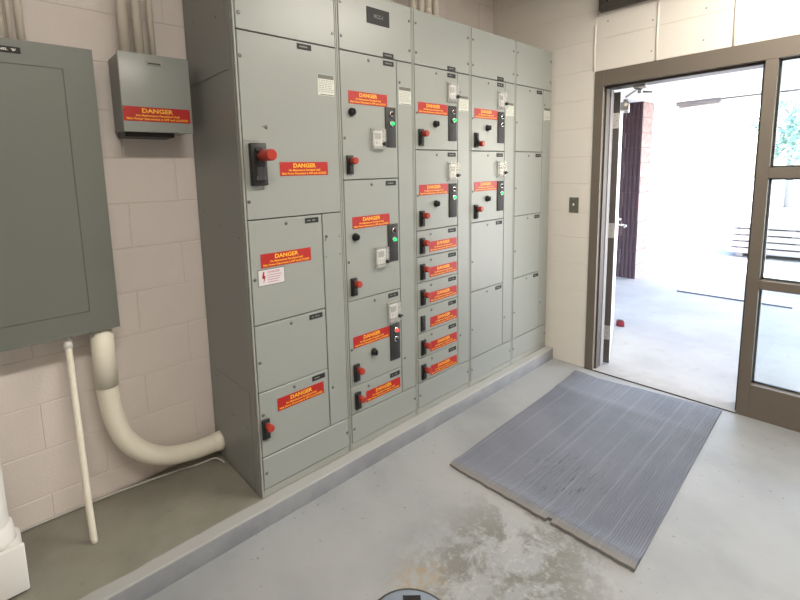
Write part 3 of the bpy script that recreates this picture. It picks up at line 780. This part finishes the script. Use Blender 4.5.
for c in range(rows):
    segs = ((-.18, fb), (.22, fb), (.62, fb)) if c % 2 == 0 else ((-.28, fh), (.02, fb), (.42, fb), (.72, fh))
    for y, me in segs:
        obj('fluted_block', me, pl_, (random.uniform(-.002, .002), y+random.uniform(-.001, .001), c*rh+.002))
obj('mortar_core', MB().box(-.0 if 0 else .014, .394, -.374, .812, 0, 2.349, 'pillar_mortar'), pl_)
# porch lamp and its conduit
t = empty('porch_light', (6.45, -.02, 2.345), 'thin grey fluorescent strip lamp under the porch ceiling outside the door', 'ceiling light')
obj('housing', MB().box(-.06, .06, -.24, .24, -.05, 0, 'light_grey', bev=.004), t)
obj('lamp_tube', MB().tube([(0, -.22, -.065), (0, .22, -.065)], .015, 'porch_white', n=12), t)
thing_mesh('conduit', MB().tube([(6.46, -.26, 2.334), (6.50, -2.8, 2.334)], .010, 'light_grey', n=8), 'thin conduit line running along the porch ceiling from the strip lamp', 'conduit')
# red block on the porch floor
t = empty('red_door_stop', (3.735, -.135, -.004), 'small red plastic block lying on the concrete just outside the door', 'door stop')
obj('block', MB().box(-.030, .030, -.032, .032, 0, .045, 'red_plastic', bev=.005, seg=2, M=Matrix.Rotation(.5, 4, 'Z')), t)
obj('rim', MB().box(-.026, .026, -.028, .028, .0445, .055, 'red_plastic', bev=.003, M=Matrix.Rotation(.5, 4, 'Z')).box(-.018, .018, -.020, .020, .0545, .0560, 'black', M=Matrix.Rotation(.5, 4, 'Z')), t)
# outdoor mat
t = obj('outdoor_mat', MB().box(-.21, .21, -.51, .51, 0, .012, 'outdoor_mat', bev=.003).box(-.222, -.211, -.51, .51, 0, .015, 'mat_edge', bev=.003), None, (5.70, -.656, -.004), label='pale flat mat with a dark edge on the porch floor, partly behind the door post', cat='mat')
# boards stacked beyond the porch
words = ('lowest', 'second lowest', 'middle', 'second highest', 'topmost')
for k in range(5):
    bw = 1.9-.12*k; z = .075+k*.105-.02
    t = obj('board', MB().box(-.45, .45, -bw/2, bw/2, 0, .082, 'plank', bev=.004), None, (9.1, -1.0+.05*k, z-.01), label=words[k]+' of the five pale boards stacked outside behind the door post', cat='board', group='boards stacked outside')
    for s_ in (-1, 0, 1):
        obj('spacer', MB().box(-.40, .40, -.045, .045, -.023 if k else -.060, 0, 'plank', bev=.003), t, (0, s_*(bw/2-.14), 0))
# trees beyond the driveway
def tree(x, y, hgt, seed, label):
    r_ = random.Random(seed)
    t = empty('tree', (x, y, -.02), label, 'tree', 'trees beyond the driveway')
    tb = MB().tube([(0, 0, 0), (.05, .03, hgt*.3), (-.03, .08, hgt*.62), (.02, 0, hgt*.9)], [.13, .10, .07, .03], 'bark', n=10)
    for k in range(7):
        a = r_.uniform(0, 2*PI); z = hgt*r_.uniform(.35, .75); L_ = hgt*r_.uniform(.15, .28)
        tb.tube([(0, 0, z), (L_*.5*math.cos(a), L_*.5*math.sin(a), z+L_*.5), (L_*math.cos(a), L_*math.sin(a), z+L_*.8)], [.05, .035, .015], 'bark', n=6)
    obj('trunk', tb, t)
    vs = []; fs = []
    cl_ = [(r_.gauss(0, hgt*.13), r_.gauss(0, hgt*.13), hgt*r_.uniform(.45, 1.0), hgt*r_.uniform(.06, .13)) for _ in range(26)]
    for cx_, cy_, cz_, rr in cl_:
        for _ in range(70):
            p = Vector((r_.gauss(0, 1), r_.gauss(0, 1), r_.gauss(0, 1))).normalized()*rr*r_.uniform(.5, 1)+Vector((cx_, cy_, cz_))
            a = Vector((r_.gauss(0, 1), r_.gauss(0, 1), r_.gauss(0, 1))).normalized()*.09; b = a.orthogonal().normalized()*.05
            k = len(vs); vs += [tuple(p-a), tuple(p+b), tuple(p+a), tuple(p-b)]; fs.append((k, k+1, k+2, k+3))
    obj('foliage', MB().add(vs, fs, 'leafgreen'), t, kind='stuff')
tree(20.0, .42, 4.2, 1, 'sunlit tree beyond the driveway seen through the upper side light pane')
